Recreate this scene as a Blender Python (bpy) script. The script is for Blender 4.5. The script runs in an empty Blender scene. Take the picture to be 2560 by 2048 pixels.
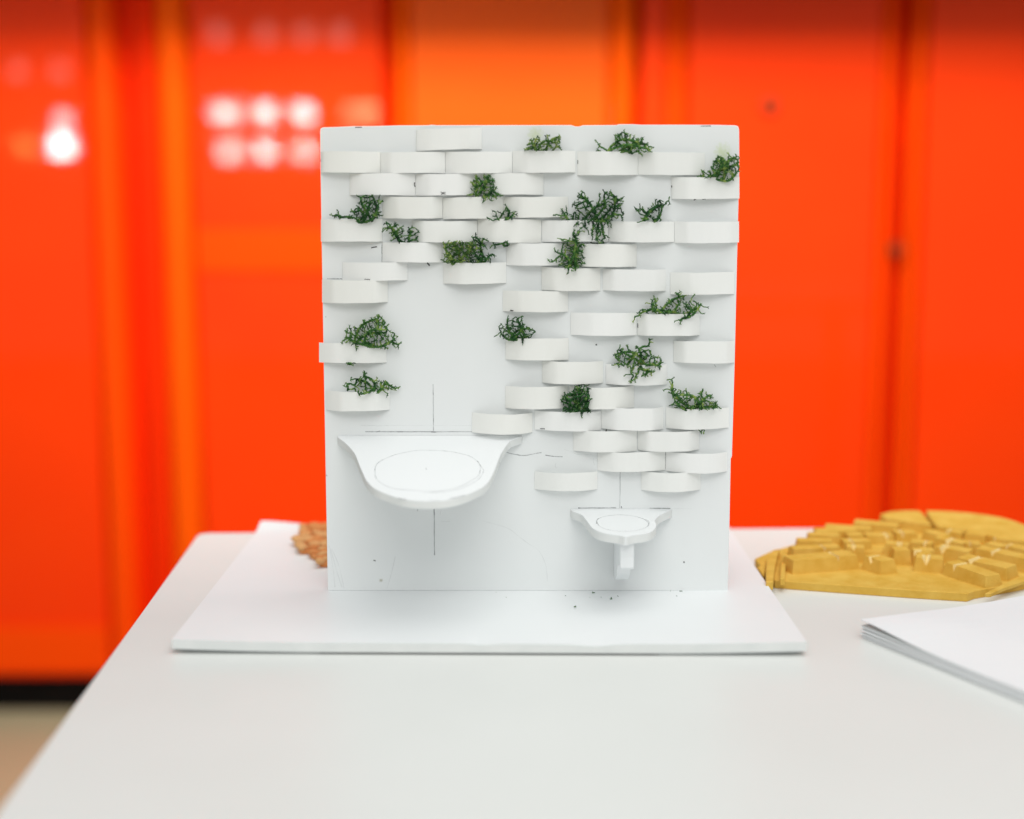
import bpy, bmesh, math, random
import numpy as np
from mathutils import Vector, noise as mnoise

# ------------------------------------------------------------------ camera, world, lamps, exposure
scene = bpy.context.scene
TH = math.radians(8.38)          # the camera looks down by this much
FP = 3555.6                      # focal length in photo pixels (50 mm on a 36 mm wide sensor)
CAM = Vector((0.0, 0.0, 0.298))  # table top is z = 0

cd = bpy.data.cameras.new('camera')
cam = bpy.data.objects.new('camera', cd)
scene.collection.objects.link(cam)
cam.location = CAM
cam.rotation_euler = (math.radians(90) - TH, 0, 0)
cd.sensor_width = 36.0
cd.lens = 50.0
cd.clip_start = 0.02
cd.clip_end = 60.0
cd.dof.use_dof = True
cd.dof.focus_distance = 1.043
cd.dof.aperture_fstop = 2.0
scene.camera = cam

world = bpy.data.worlds.new('World')
scene.world = world
world.use_nodes = True
bg = world.node_tree.nodes['Background']
bg.inputs['Color'].default_value = (0.98, 0.995, 1.0, 1)
bg.inputs['Strength'].default_value = 0.54

def area_lamp(name, loc, target, sx, sy, watts, color=(1, 1, 1)):
    d = bpy.data.lights.new(name, 'AREA')
    d.shape = 'RECTANGLE'
    d.size, d.size_y = sx, sy
    d.energy = watts
    d.color = color
    o = bpy.data.objects.new(name, d)
    scene.collection.objects.link(o)
    o.location = loc
    o.rotation_euler = (Vector(target) - Vector(loc)).to_track_quat('-Z', 'Y').to_euler()
    return o

area_lamp('overhead_light', (0.42, 0.58, 2.05), (0.08, 0.80, 0.0), 2.0, 1.5, 20, (1.0, 1.0, 0.975))
area_lamp('front_light', (0.15, -1.45, 2.05), (0.0, 1.0, 0.15), 2.2, 1.2, 28, (1.0, 0.995, 0.97))
area_lamp('cabinet_fill', (0.0, 1.45, 1.30), (0.0, 2.75, 0.845), 1.2, 0.3, 37, (1.0, 0.97, 0.92))  # added lamp that brightens the orange doors, no fixture hangs there

vs = scene.view_settings
scene.display_settings.display_device = 'sRGB'
vs.view_transform = 'Standard'
vs.look = 'None'
vs.exposure = 0.0
vs.gamma = 1.0
vs.use_curve_mapping = False
scene.cycles.max_bounces = 8
scene.cycles.diffuse_bounces = 5
scene.cycles.sample_clamp_indirect = 8

# ------------------------------------------------------------------ helpers
COL = scene.collection

def ray(px, py):
    a, b = (px - 1280) / FP, (py - 1024) / FP
    return Vector((a, math.cos(TH) - b * math.sin(TH), -math.sin(TH) - b * math.cos(TH)))

def on_y(px, py, y):
    d = ray(px, py)
    return CAM + d * ((y - CAM.y) / d.y)

def on_z(px, py, z0, slope=0.0, y0=0.0):
    """point where the sight line meets the plane z = z0 + slope * (y - y0)"""
    d = ray(px, py)
    t = (z0 + slope * (CAM.y - y0) - CAM.z) / (d.z - slope * d.y)
    return CAM + d * t

S = 540 / 2156.0
def Z(ox, oy, s=S):
    return lambda x, y: (ox + x * s, oy + y * s)
z1, z2, z3, z4 = Z(780, 300), Z(1320, 300), Z(780, 670), Z(1320, 670)
z5, z6 = Z(780, 1040), Z(1320, 1040)
z8, z9 = Z(1860, 1260, 360 / 2156.0), Z(2200, 1260, 360 / 2156.0)

def link(name, me, mat=None, parent=None, loc=None):
    o = bpy.data.objects.new(name, me)
    COL.objects.link(o)
    if mat is not None and me is not None and not me.materials:
        me.materials.append(mat)
    if parent is not None:
        o.parent = parent
        # parents sit at plain translations, so the child keeps world coordinates
        o.matrix_parent_inverse = parent.matrix_world.inverted() if False else o.matrix_parent_inverse
        o.location = -parent.location if loc is None else Vector(loc) - parent.location
    elif loc is not None:
        o.location = loc
    return o

def mesh_from(name, verts, faces, smooth=False):
    me = bpy.data.meshes.new(name)
    me.from_pydata([tuple(v) for v in verts], [], faces)
    me.validate()
    bm = bmesh.new(); bm.from_mesh(me)
    bmesh.ops.recalc_face_normals(bm, faces=bm.faces)
    bm.to_mesh(me); bm.free()
    if smooth:
        me.polygons.foreach_set('use_smooth', [True] * len(me.polygons))
    return me

def thing(name, label, cat, loc=(0, 0, 0), group=None):
    o = bpy.data.objects.new(name, None)
    COL.objects.link(o)
    o.empty_display_size = 0.05
    o.location = loc
    o['label'] = label; o['category'] = cat
    if group: o['group'] = group
    return o

def tag(o, label, cat, group=None):
    o['label'] = label; o['category'] = cat
    if group: o['group'] = group
    return o

def bevel_mesh(me, width, segs=2, angle=30):
    bm = bmesh.new(); bm.from_mesh(me)
    es = [e for e in bm.edges if len(e.link_faces) == 2 and e.calc_face_angle(0) > math.radians(angle)]
    bmesh.ops.bevel(bm, geom=es, offset=width, segments=segs, affect='EDGES', profile=0.6)
    bm.to_mesh(me); bm.free()
    return me

def box_mesh(name, lo, hi, bev=0.0, segs=2):
    x0, y0, z0 = lo; x1, y1, z1_ = hi
    v = [(x0, y0, z0), (x1, y0, z0), (x1, y1, z0), (x0, y1, z0), (x0, y0, z1_), (x1, y0, z1_), (x1, y1, z1_), (x0, y1, z1_)]
    f = [(0, 3, 2, 1), (4, 5, 6, 7), (0, 1, 5, 4), (1, 2, 6, 5), (2, 3, 7, 6), (3, 0, 4, 7)]
    me = mesh_from(name, v, f)
    if bev: bevel_mesh(me, bev, segs)
    return me

def prism(name, top, drop, bev=0.0, flare=0.0, zbot=None, segs=1):
    """polygon of 3-D points extruded straight down by drop, or to the height zbot, widened by flare at the foot"""
    n = len(top)
    c = sum((Vector(p) for p in top), Vector()) / n
    v = [Vector(p) for p in top]
    for p in top:
        q = Vector(p)
        d = Vector((q.x - c.x, q.y - c.y, 0))
        if flare and d.length > 1e-6: q = q + d.normalized() * flare
        q.z = zbot if zbot is not None else q.z - drop
        v.append(q)
    f = [tuple(range(n)), tuple(reversed(range(n, 2 * n)))]
    for i in range(n):
        j = (i + 1) % n
        f.append((i, j, n + j, n + i))
    me = mesh_from(name, v, f)
    if bev: bevel_mesh(me, bev, segs)
    return me

def smooth_curve(pts, n=8, closed=False):
    """Catmull-Rom through a list of tuples"""
    P = [np.array(p, float) for p in pts]
    m = len(P); out = []
    last = m if closed else m - 1
    for i in range(last):
        if closed: a, b, c, d = P[(i - 1) % m], P[i], P[(i + 1) % m], P[(i + 2) % m]
        else: a, b, c, d = P[max(i - 1, 0)], P[i], P[i + 1], P[min(i + 2, m - 1)]
        for k in range(n):
            t = k / n
            out.append(0.5 * (2 * b + (c - a) * t + (2 * a - 5 * b + 4 * c - d) * t * t + (3 * b - a - 3 * c + d) * t ** 3))
    if not closed: out.append(P[-1])
    return [tuple(q) for q in out]

# ------------------------------------------------------------------ materials
def new_mat(name):
    m = bpy.data.materials.new(name); m.use_nodes = True
    nt = m.node_tree
    return m, nt, nt.nodes['Principled BSDF']

def N(nt, kind, **kw):
    n = nt.nodes.new(kind)
    for k, v in kw.items(): setattr(n, k, v)
    return n

def noise_node(nt, scale, detail=4, rough=0.55, coord='Object', stretch=None):
    tc = N(nt, 'ShaderNodeTexCoord')
    nz = N(nt, 'ShaderNodeTexNoise')
    nz.inputs['Scale'].default_value = scale
    nz.inputs['Detail'].default_value = detail
    nz.inputs['Roughness'].default_value = rough
    if stretch:
        mp = N(nt, 'ShaderNodeMapping'); mp.inputs['Scale'].default_value = stretch
        nt.links.new(tc.outputs[coord], mp.inputs['Vector']); nt.links.new(mp.outputs[0], nz.inputs['Vector'])
    else:
        nt.links.new(tc.outputs[coord], nz.inputs['Vector'])
    return nz

def ramp(nt, src, stops):
    r = N(nt, 'ShaderNodeValToRGB')
    el = r.color_ramp.elements
    while len(el) < len(stops): el.new(0.5)
    for e, (p, c) in zip(el, stops):
        e.position = p; e.color = (*c, 1)
    nt.links.new(src, r.inputs[0])
    return r

def add_bump(nt, b, src, strength, dist):
    bp = N(nt, 'ShaderNodeBump')
    bp.inputs['Strength'].default_value = strength
    bp.inputs['Distance'].default_value = dist
    nt.links.new(src, bp.inputs['Height'])
    nt.links.new(bp.outputs[0], b.inputs['Normal'])

def simple(name, c0, c1, scale=30, rough=0.6, spec=0.4, bump=0.0, bscale=200, bdist=0.0005, stretch=None, detail=4):
    m, nt, b = new_mat(name)
    nz = noise_node(nt, scale, detail, stretch=stretch)
    r = ramp(nt, nz.outputs['Fac'], [(0.3, c0), (0.7, c1)])
    nt.links.new(r.outputs[0], b.inputs['Base Color'])
    b.inputs['Roughness'].default_value = rough
    b.inputs['Specular IOR Level'].default_value = spec
    if bump:
        n2 = noise_node(nt, bscale, 3)
        add_bump(nt, b, n2.outputs['Fac'], bump, bdist)
    return m

M_foam = simple('white_foam_board', (0.815, 0.84, 0.845), (0.84, 0.86, 0.865), 9, 0.5, 0.35, 0.08, 260, 0.0003)
M_foam_edge = simple('foam_core', (0.74, 0.765, 0.75), (0.80, 0.815, 0.80), 60, 0.8, 0.2, 0.3, 900, 0.0004)
M_paper = simple('cream_paper_strip', (0.845, 0.855, 0.825), (0.875, 0.882, 0.855), 28, 0.7, 0.25, 0.12, 500, 0.0002, stretch=(3, 1, 0.4))
M_paper_b = simple('ivory_paper_strip', (0.835, 0.84, 0.80), (0.862, 0.866, 0.83), 22, 0.72, 0.22, 0.15, 420, 0.00025, stretch=(3, 1, 0.4))
M_paper_c = simple('bright_paper_strip', (0.86, 0.87, 0.85), (0.885, 0.89, 0.87), 35, 0.65, 0.3, 0.1, 500, 0.0002, stretch=(3, 1, 0.4))
M_sheet = simple('white_paper', (0.83, 0.845, 0.86), (0.86, 0.87, 0.88), 12, 0.6, 0.3, 0.05, 400, 0.0002)
M_sheet_grey = simple('grey_card', (0.60, 0.62, 0.61), (0.68, 0.69, 0.68), 12, 0.7, 0.3)
M_table = simple('table_laminate', (0.735, 0.75, 0.725), (0.765, 0.778, 0.755), 5, 0.45, 0.35, 0.05, 700, 0.0002)
M_steel = simple('grey_steel', (0.28, 0.28, 0.28), (0.34, 0.34, 0.34), 20, 0.4, 0.5)
M_black = simple('black_plinth', (0.006, 0.005, 0.005), (0.012, 0.01, 0.009), 8, 0.8, 0.1)
M_floor = simple('beige_floor', (0.44, 0.385, 0.235), (0.50, 0.44, 0.27), 3, 0.5, 0.3, 0.05, 60, 0.001)
M_dark = simple('dark_matte', (0.03, 0.02, 0.018), (0.04, 0.028, 0.024), 4, 0.9, 0.1)
M_lock = simple('lock_steel', (0.26, 0.035, 0.01), (0.32, 0.045, 0.012), 40, 0.6, 0.1)
M_relief = simple('ochre_modelling_foam', (0.64, 0.365, 0.045), (0.75, 0.48, 0.095), 70, 0.7, 0.25, 0.45, 650, 0.0007, detail=8)
M_cut = simple('fresh_cut_foam', (0.76, 0.56, 0.22), (0.82, 0.64, 0.30), 60, 0.7, 0.25, 0.3, 900, 0.0005)
M_coral = simple('orange_clay', (0.62, 0.20, 0.05), (0.78, 0.36, 0.13), 60, 0.8, 0.2, 0.4, 500, 0.001)
M_coral_pale = simple('pale_orange_clay', (0.70, 0.33, 0.12), (0.80, 0.50, 0.22), 60, 0.8, 0.2, 0.4, 500, 0.001)

# the upright panel: foam board with two faint green rub marks and a few specks
def panel_material():
    m, nt, b = new_mat('white_foam_panel')
    nz = noise_node(nt, 8, 4)
    base = ramp(nt, nz.outputs['Fac'], [(0.3, (0.80, 0.825, 0.82)), (0.7, (0.825, 0.845, 0.84))])
    prev = base.outputs[0]
    tc = N(nt, 'ShaderNodeTexCoord')
    for (px, py, rx, rz, c, amt) in ((1338, 337, .006, .007, (0.60, 0.70, 0.38), .55), (1806, 382, .006, .0075, (0.60, 0.70, 0.38), .6),
                                     (952, 1451, .0016, .0016, (0.35, 0.32, 0.20), .8), (1797, 382 + 25, .0025, .003, (0.62, 0.66, 0.40), .6)):
        c3 = on_y(px, py, YP)
        mp = N(nt, 'ShaderNodeMapping'); mp.vector_type = 'TEXTURE'
        mp.inputs['Location'].default_value = (c3.x, 0, c3.z); mp.inputs['Scale'].default_value = (rx, 10, rz)
        nt.links.new(tc.outputs['Object'], mp.inputs['Vector'])
        ln = N(nt, 'ShaderNodeVectorMath', operation='LENGTH'); nt.links.new(mp.outputs[0], ln.inputs[0])
        n2 = noise_node(nt, 420, 4)
        ad = N(nt, 'ShaderNodeMath', operation='MULTIPLY_ADD'); ad.inputs[1].default_value = 1.6; ad.inputs[2].default_value = -0.8
        nt.links.new(n2.outputs['Fac'], ad.inputs[0])
        sm = N(nt, 'ShaderNodeMath', operation='ADD'); nt.links.new(ln.outputs['Value'], sm.inputs[0]); nt.links.new(ad.outputs[0], sm.inputs[1])
        mr = N(nt, 'ShaderNodeMapRange'); mr.inputs['From Min'].default_value = 0.2; mr.inputs['From Max'].default_value = 1.1
        mr.inputs['To Min'].default_value = amt; mr.inputs['To Max'].default_value = 0
        nt.links.new(sm.outputs[0], mr.inputs['Value'])
        mx = N(nt, 'ShaderNodeMixRGB'); mx.inputs[2].default_value = (*c, 1)
        nt.links.new(mr.outputs[0], mx.inputs[0]); nt.links.new(prev, mx.inputs[1])
        prev = mx.outputs[0]
    # scattered grey specks
    vo = N(nt, 'ShaderNodeTexVoronoi'); vo.inputs['Scale'].default_value = 42
    nt.links.new(tc.outputs['Object'], vo.inputs['Vector'])
    lt = N(nt, 'ShaderNodeMath', operation='LESS_THAN'); lt.inputs[1].default_value = 0.026
    nt.links.new(vo.outputs['Distance'], lt.inputs[0])
    ml = N(nt, 'ShaderNodeMath', operation='MULTIPLY'); ml.inputs[1].default_value = 0.35
    nt.links.new(lt.outputs[0], ml.inputs[0])
    mx = N(nt, 'ShaderNodeMixRGB'); mx.inputs[2].default_value = (0.25, 0.25, 0.22, 1)
    nt.links.new(ml.outputs[0], mx.inputs[0]); nt.links.new(prev, mx.inputs[1])
    nt.links.new(mx.outputs[0], b.inputs['Base Color'])
    b.inputs['Roughness'].default_value = 0.42
    b.inputs['Specular IOR Level'].default_value = 0.35
    n3 = noise_node(nt, 30, 4)
    add_bump(nt, b, n3.outputs['Fac'], 0.06, 0.002)
    return m

def pencil_material(name, col, lo, hi):
    m, nt, b = new_mat(name)
    b.inputs['Base Color'].default_value = (*col, 1)
    b.inputs['Roughness'].default_value = 0.6
    nz = noise_node(nt, 130, 3)
    mr = N(nt, 'ShaderNodeMapRange')
    mr.inputs['From Min'].default_value = 0.35; mr.inputs['From Max'].default_value = 0.65
    mr.inputs['To Min'].default_value = lo; mr.inputs['To Max'].default_value = hi
    nt.links.new(nz.outputs['Fac'], mr.inputs['Value']); nt.links.new(mr.outputs[0], b.inputs['Alpha'])
    return m

M_pencil = pencil_material('pencil', (0.26, 0.27, 0.28), 0.28, 0.6)
M_faint = pencil_material('faint_pencil', (0.42, 0.43, 0.44), 0.02, 0.13)
M_ink = pencil_material('ink', (0.03, 0.03, 0.03), 0.6, 1.0)

def moss_material(name, dark, mid, light, bias):
    m, nt, b = new_mat(name)
    nz = noise_node(nt, 240, 4, 0.6)
    r = ramp(nt, nz.outputs['Fac'], [(0.36 + bias, dark), (0.52 + bias, mid), (0.68 + bias, light)])
    nt.links.new(r.outputs[0], b.inputs['Base Color'])
    b.inputs['Roughness'].default_value = 0.75
    b.inputs['Specular IOR Level'].default_value = 0.25
    n2 = noise_node(nt, 1600, 3)
    add_bump(nt, b, n2.outputs['Fac'], 0.6, 0.0004)
    return m

M_moss = {
    'dark': moss_material('dark_green_moss', (0.007, 0.032, 0.010), (0.030, 0.122, 0.029), (0.20, 0.32, 0.065), 0.015),
    'mid': moss_material('green_moss', (0.009, 0.038, 0.012), (0.050, 0.165, 0.036), (0.32, 0.42, 0.10), -0.01),
    'light': moss_material('yellow_green_moss', (0.012, 0.045, 0.012), (0.070, 0.170, 0.035), (0.36, 0.43, 0.11), -0.01),
}

def enamel(name, c0, c1, ribs=None, coat=0.22):
    """orange lacquered sheet: smooth lacquer over finely perforated metal"""
    m, nt, b = new_mat(name)
    nz = noise_node(nt, 1.6, 3)
    r = ramp(nt, nz.outputs['Fac'], [(0.25, c0), (0.75, c1)])
    nt.links.new(r.outputs[0], b.inputs['Base Color'])
    b.inputs['Roughness'].default_value = 0.55
    b.inputs['Specular IOR Level'].default_value = 0.03
    b.inputs['Coat Weight'].default_value = coat
    b.inputs['Coat Roughness'].default_value = 0.03
    return m

M_door = enamel('orange_red_lacquer', (0.93, 0.038, 0.0006), (0.96, 0.054, 0.0009))
M_door_sheen = enamel('sheen_orange_lacquer', (0.93, 0.095, 0.004), (0.95, 0.125, 0.007))  # pale sheen of a reflected window, painted into the door colour
M_post_lit = enamel('lit_edge_lacquer', (0.95, 0.090, 0.0010), (0.96, 0.105, 0.0012), coat=0.03)  # light on the rounded door edges, painted in as a brighter orange
M_band_lit = enamel('lit_band_lacquer', (0.94, 0.062, 0.0010), (0.95, 0.076, 0.0012), coat=0.03)  # fainter bright bands on edges and rails, painted in as milder orange
M_red = enamel('red_lacquer', (0.86, 0.026, 0.001), (0.9, 0.034, 0.001), coat=0.03)

# ------------------------------------------------------------------ the setting
FLOOR = -0.745
YW = 2.75                       # front of the cabinet doors
fl = link('floor', mesh_from('floor', [(-6, -4, FLOOR), (6, -4, FLOOR), (6, 6, FLOOR), (-6, 6, FLOOR)], [(0, 1, 2, 3)]), M_floor)
fl['kind'] = 'structure'
sf = link('shade_blocker', box_mesh('shade_blocker', (-3.2, 2.36, 0.775), (3.2, 3.3, 1.0), 0.004), M_dark)  # added out of view to shade the tops of the cabinets
sf['kind'] = 'structure'
wl = link('wall', box_mesh('wall', (-6, 3.32, FLOOR), (6, 3.45, 2.6)), M_dark)
wl['kind'] = 'structure'

# ------------------------------------------------------------------ orange cabinets behind the table
KX = 2.735 / FP
def wx(px): return (px - 1280) * KX
CB, CT = -0.655, 0.715          # bottom and top of the doors

def post_mesh(name, x0, x1, z0, z1_, depth, back):
    """upright moulding with a rounded front"""
    n = 8; prof = []
    for i in range(n + 1):
        a = math.pi * i / n
        prof.append(((x0 + x1) / 2 - (x1 - x0) / 2 * math.cos(a), back - depth * math.sin(a) ** 0.4))
    v, f = [], []
    for z in (z0, z1_):
        v += [(x, y, z) for x, y in prof]
    m = n + 1
    for i in range(n): f.append((i, i + 1, m + i + 1, m + i))
    f += [tuple(range(m)), tuple(reversed(range(m, 2 * m))), (0, m, 2 * m - 1, n)]
    return mesh_from(name, v, f)

def cabinet(label, x0, x1, doors, posts, rails=(), plinth=True):
    t = thing('orange_cabinet', label, 'cabinet', ((x0 + x1) / 2, YW, FLOOR), 'orange cabinets standing side by side')
    link('cabinet_body', box_mesh('cabinet_body', (x0, YW + 0.045, CB), (x1, YW + 0.5, CT), 0.003), M_red, t)
    for (a, b, mat, y) in doors:
        link('door', box_mesh('door', (a, YW + y, CB + 0.004), (b, YW + y + 0.022, CT - 0.004), 0.008, 3), mat, t)
    for (a, b, mat, dep) in posts:
        link('door_frame', post_mesh('door_frame', a, b, CB, CT, dep, YW + 0.045), mat, t)
    for (a, b, z0, z1_, mat, y) in rails:
        link('rail', box_mesh('rail', (a, YW + y, z0), (b, YW + 0.0, z1_), 0.004), mat, t)
    link('plinth', box_mesh('plinth', (x0 + 0.002, YW + 0.07, FLOOR), (x1 - 0.002, YW + 0.45, CB - 0.002)), M_black, t)
    return t

cA = cabinet('orange cabinet at the far left with a round white light reflected in its door', -1.26, wx(329),
    [(-1.255, wx(233), M_door, 0.0)], [(wx(236), wx(306), M_band_lit, 0.058)],
    [(-1.25, wx(232), -0.64, -0.545, M_band_lit, -0.006)])
cB = cabinet('orange cabinet showing two rows of white light reflections, left of the white model', wx(331), wx(985),
    [(wx(490), wx(960), M_door, 0.0)], [(wx(352), wx(404), M_red, 0.04), (wx(406), wx(486), M_post_lit, 0.064), (wx(962), wx(984), M_red, 0.03)],
    [(wx(492), wx(958), 0.16, 0.245, M_band_lit, -0.006), (wx(492), wx(958), -0.64, -0.545, M_band_lit, -0.006)])
cC = cabinet('orange cabinet with a pale painted sheen, directly above and behind the white model', wx(988), wx(1590),
    [(wx(1030), wx(1518), M_door_sheen, 0.004)], [(wx(990), wx(1028), M_post_lit, 0.05), (wx(1520), wx(1582), M_post_lit, 0.06)])
cD = cabinet('orange cabinet with a small round dark lock, right of the white model', wx(1594), wx(2248),
    [(wx(1598), wx(1660), M_door, 0.002), (wx(1712), wx(2190), M_door, 0.0)], [(wx(1662), wx(1710), M_band_lit, 0.04), (wx(2193), wx(2222), M_band_lit, 0.052), (wx(2223), wx(2246), M_red, 0.034)])
cE = cabinet('orange cabinet at the far right above the ochre relief', wx(2258), 1.30,
    [(wx(2302), 1.295, M_door, 0.0)], [(wx(2262), wx(2298), M_band_lit, 0.052)])

def disc_mesh(name, c, r, depth, n=24):
    v, f = [], []
    for k, (rr, y) in enumerate(((r, c.y), (r, c.y - depth * 0.7), (r * 0.85, c.y - depth))):
        v += [(c.x + rr * math.cos(2 * math.pi * i / n), y, c.z + rr * math.sin(2 * math.pi * i / n)) for i in range(n)]
    for k in range(2):
        for i in range(n):
            j = (i + 1) % n
            f.append((k * n + i, k * n + j, (k + 1) * n + j, (k + 1) * n + i))
    f += [tuple(range(n)), tuple(range(2 * n, 3 * n))]
    return mesh_from(name, v, f)
link('lock', disc_mesh('lock', Vector((wx(1914), YW, 0.475)), 0.016, 0.012), M_lock, cD)
hb = post_mesh('handle', wx(2226), wx(2246), 0.20, 0.43, 0.050, YW + 0.045)
link('handle', hb, M_red, cD)
link('handle_knob', disc_mesh('handle_knob', Vector((wx(2240), YW + 0.012, 0.205)), 0.014, 0.02), M_lock, cD)

# lamps of the room behind the photographer: only their mirror images in the lacquer are seen
def mirrored_lamp(px, py, size, watts, color=(1, 0.97, 0.98), ylamp=-1.4):
    m = on_y(px, py, 2 * YW - ylamp)
    o = area_lamp('room_lamp', (m.x, ylamp, m.z), on_y(px, py, YW), size, size, watts * 0.029, color)
    o.data.spread = math.radians(24)
for px, w in ((550, 1.1), (582, 1.0), (664, 2.0), (758, 2.0)):
    mirrored_lamp(px, 283, 0.072, w)
for px, w in ((564, 0.9), (592, 0.7), (664, 1.7), (748, 0.8), (776, 0.7)):
    mirrored_lamp(px, 378, 0.068, w)
mirrored_lamp(155, 364, 0.085, 4.6); mirrored_lamp(157, 300, 0.05, 0.8)
mirrored_lamp(62, 365, 0.08, 0.6, (1, 0.45, 0.1))
for px in (545, 664, 762, 850): mirrored_lamp(px, 86, 0.08, 0.13, (1, 0.9, 0.8))
for px in (44, 150): mirrored_lamp(px, 176, 0.07, 0.11, (1, 0.9, 0.8))
for px in (880, 915, 945): mirrored_lamp(px, 282, 0.07, 0.4, (1, 0.75, 0.4))

# ------------------------------------------------------------------ the table
def table():
    t = thing('table', 'pale grey-white table carrying the models and papers', 'table', (0.2, 0.6, FLOOR))
    bl = on_z(497, 1332.5, 0); br = on_z(2040, 1320, 0)
    e = (br - bl).normalized()
    fl_ = on_z(14, 2001, 0)
    g = (fl_ - bl).normalized()
    r = 0.012
    o = [bl + g * 1.15]
    for k in range(7):                       # rounded back-left corner
        u = k / 6
        a = bl + g * r; b = bl; c = bl + e * r
        o.append(a * (1 - u) ** 2 + b * 2 * u * (1 - u) + c * u * u)
    o += [bl + e * 1.5, bl + e * 1.5 + g * 1.15]
    o = [Vector((p.x, p.y, 0)) for p in o]
    me = prism('tabletop', o, 0.026)
    bevel_mesh(me, 0.0016, 3)
    link('tabletop', me, M_table, t)
    for (u, w) in ((0.08, 0.1), (1.42, 0.1), (0.08, 1.05), (1.42, 1.05)):
        p = bl + e * u + g * w
        link('leg', box_mesh('leg', (p.x - 0.02, p.y - 0.02, FLOOR), (p.x + 0.02, p.y + 0.02, -0.0262), 0.002), M_steel, t)
table()

# ------------------------------------------------------------------ the white model
YP = 1.036                       # front of the upright panel
ZB = 0.008                       # top of its base board
M_panel = panel_material()
model = thing('architectural_model', 'white foam board model of a wall with curved paper pockets and two basins', 'model', (0.01, 1.04, 0.0))

def base_board():
    c = [on_z(*p, ZB) for p in ((430, 1606), (2017, 1612), (1818, 1313), (653, 1313))]
    nx, ny = 56, 30
    def P(u, v): return (c[0] * (1 - u) + c[1] * u) * (1 - v) + (c[3] * (1 - u) + c[2] * u) * v
    def lift(u, v):
        w = 0.0020 * max(0, abs(u - 0.5) * 2 - 0.55) ** 1.5 / 0.3 * (1 - v) ** 2
        d = math.hypot((u - 0.0) * 12, (v - 1.0) * 22)
        w += 0.0040 * math.exp(-d * d)
        return w
    def dent(u, v):
        if v > 0.08: return 0
        s = 0
        for (uc, wd, a) in ((0.49, 0.02, 0.0011), (0.668, 0.03, 0.0016), (0.60, 0.05, 0.0004)):
            s += a * math.exp(-((u - uc) / wd) ** 2)
        return s * (1 - v / 0.08)
    verts, faces = [], []
    us = [i / nx for i in range(nx + 1)]
    vv = [0, 0.004, 0.02, 0.05] + [0.05 + 0.95 * (j + 1) / ny for j in range(ny)]
    ny = len(vv) - 1
    idx = {}
    for layer in (1, 0):
        for j, v in enumerate(vv):
            for i, u in enumerate(us):
                p = P(u, v)
                edge = 0
                q = p.copy()
                if layer == 0:
                    inset = 0.0050
                    q.x += inset * ((u < 1e-6) - (u > 1 - 1e-6)); q.y += inset * ((v < 1e-6) - (v > 1 - 1e-6))
                    q.z = lift(u, v)
                else:
                    q.z = ZB + lift(u, v) - dent(u, v)
                idx[layer, i, j] = len(verts); verts.append(q)
    top, bot, side = [], [], []
    for j in range(ny):
        for i in range(nx):
            top.append((idx[1, i, j], idx[1, i + 1, j], idx[1, i + 1, j + 1], idx[1, i, j + 1]))
            bot.append((idx[0, i, j], idx[0, i, j + 1], idx[0, i + 1, j + 1], idx[0, i + 1, j]))
    loop = [(i, 0) for i in range(nx)] + [(nx, j) for j in range(ny)] + [(i, ny) for i in range(nx, 0, -1)] + [(0, j) for j in range(ny, 0, -1)]
    # side wall: three rings so that it is slightly rounded below
    mid = {}
    for (i, j) in loop:
        a, b = verts[idx[1, i, j]], verts[idx[0, i, j]]
        q = Vector((a.x, a.y, b.z + 0.0015)); mid[i, j] = len(verts); verts.append(q)
    for k in range(len(loop)):
        p, q = loop[k], loop[(k + 1) % len(loop)]
        side.append((idx[1, p[0], p[1]], mid[p], mid[q], idx[1, q[0], q[1]]))
        side.append((mid[p], idx[0, p[0], p[1]], idx[0, q[0], q[1]], mid[q]))
    faces = top + bot + side
    me = mesh_from('base_board', verts, faces)
    me.materials.append(M_foam); me.materials.append(M_foam_edge)
    ns = len(top) + len(bot)
    for k in range(ns, len(faces)): me.polygons[k].material_index = 1
    return link('base_board', me, None, model)
base_board()

def back_panel():
    o = [(819.5, 1477), (809, 900), (801, 420), (800, 328), (801.5, 321), (808, 318.3), (842, 317.4), (880, 315.5), (935, 315), (1000, 313.5), (1070, 313.3), (1079, 312), (1092, 313.2),
         (1250, 313), (1428, 312.8), (1438, 316.2), (1447, 316.6), (1458, 313.2), (1542, 312.6), (1546, 310.8), (1580, 310.6), (1602, 312), (1700, 312), (1790, 312.3), (1838, 313.4), (1845.5, 316), (1848, 324),
         (1848.5, 420), (1843, 640), (1837, 900), (1830, 1140), (1829.2, 1143), (1827, 1147), (1824, 1300), (1819.5, 1478)]
    top = [on_y(x, y, YP) for x, y in o]
    n = len(top)
    for p in top:
        if p.z < 0.02: p.z = ZB + 0.00005
    v = list(top) + [Vector((p.x, YP + 0.005, p.z)) for p in top]
    f = [tuple(range(n)), tuple(reversed(range(n, 2 * n)))] + [(i, (i + 1) % n, n + (i + 1) % n, n + i) for i in range(n)]
    me = mesh_from('back_panel', v, f)
    bevel_mesh(me, 0.0004, 2, 40)
    return link('back_panel', me, M_panel, model)
panel = back_panel()

def ribbon(pts, w, off=(0, -0.00015, 0), normal=(0, -1, 0)):
    """thin flat stroke along 3-D points that lie on a surface with the given normal"""
    nrm = Vector(normal); v, f = [], []
    rnd = random.Random(len(pts) * 7 + int(w * 1e7))
    P = [Vector(p) for p in pts]
    for i, p in enumerate(P):
        d = (P[min(i + 1, len(P) - 1)] - P[max(i - 1, 0)]).normalized()
        s = d.cross(nrm).normalized() * w * 0.5 * rnd.uniform(0.7, 1.15)
        q = p + Vector(off)
        v += [q + s, q - s]
    for i in range(len(P) - 1):
        f.append((2 * i, 2 * i + 1, 2 * i + 3, 2 * i + 2))
    return v, f

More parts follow.
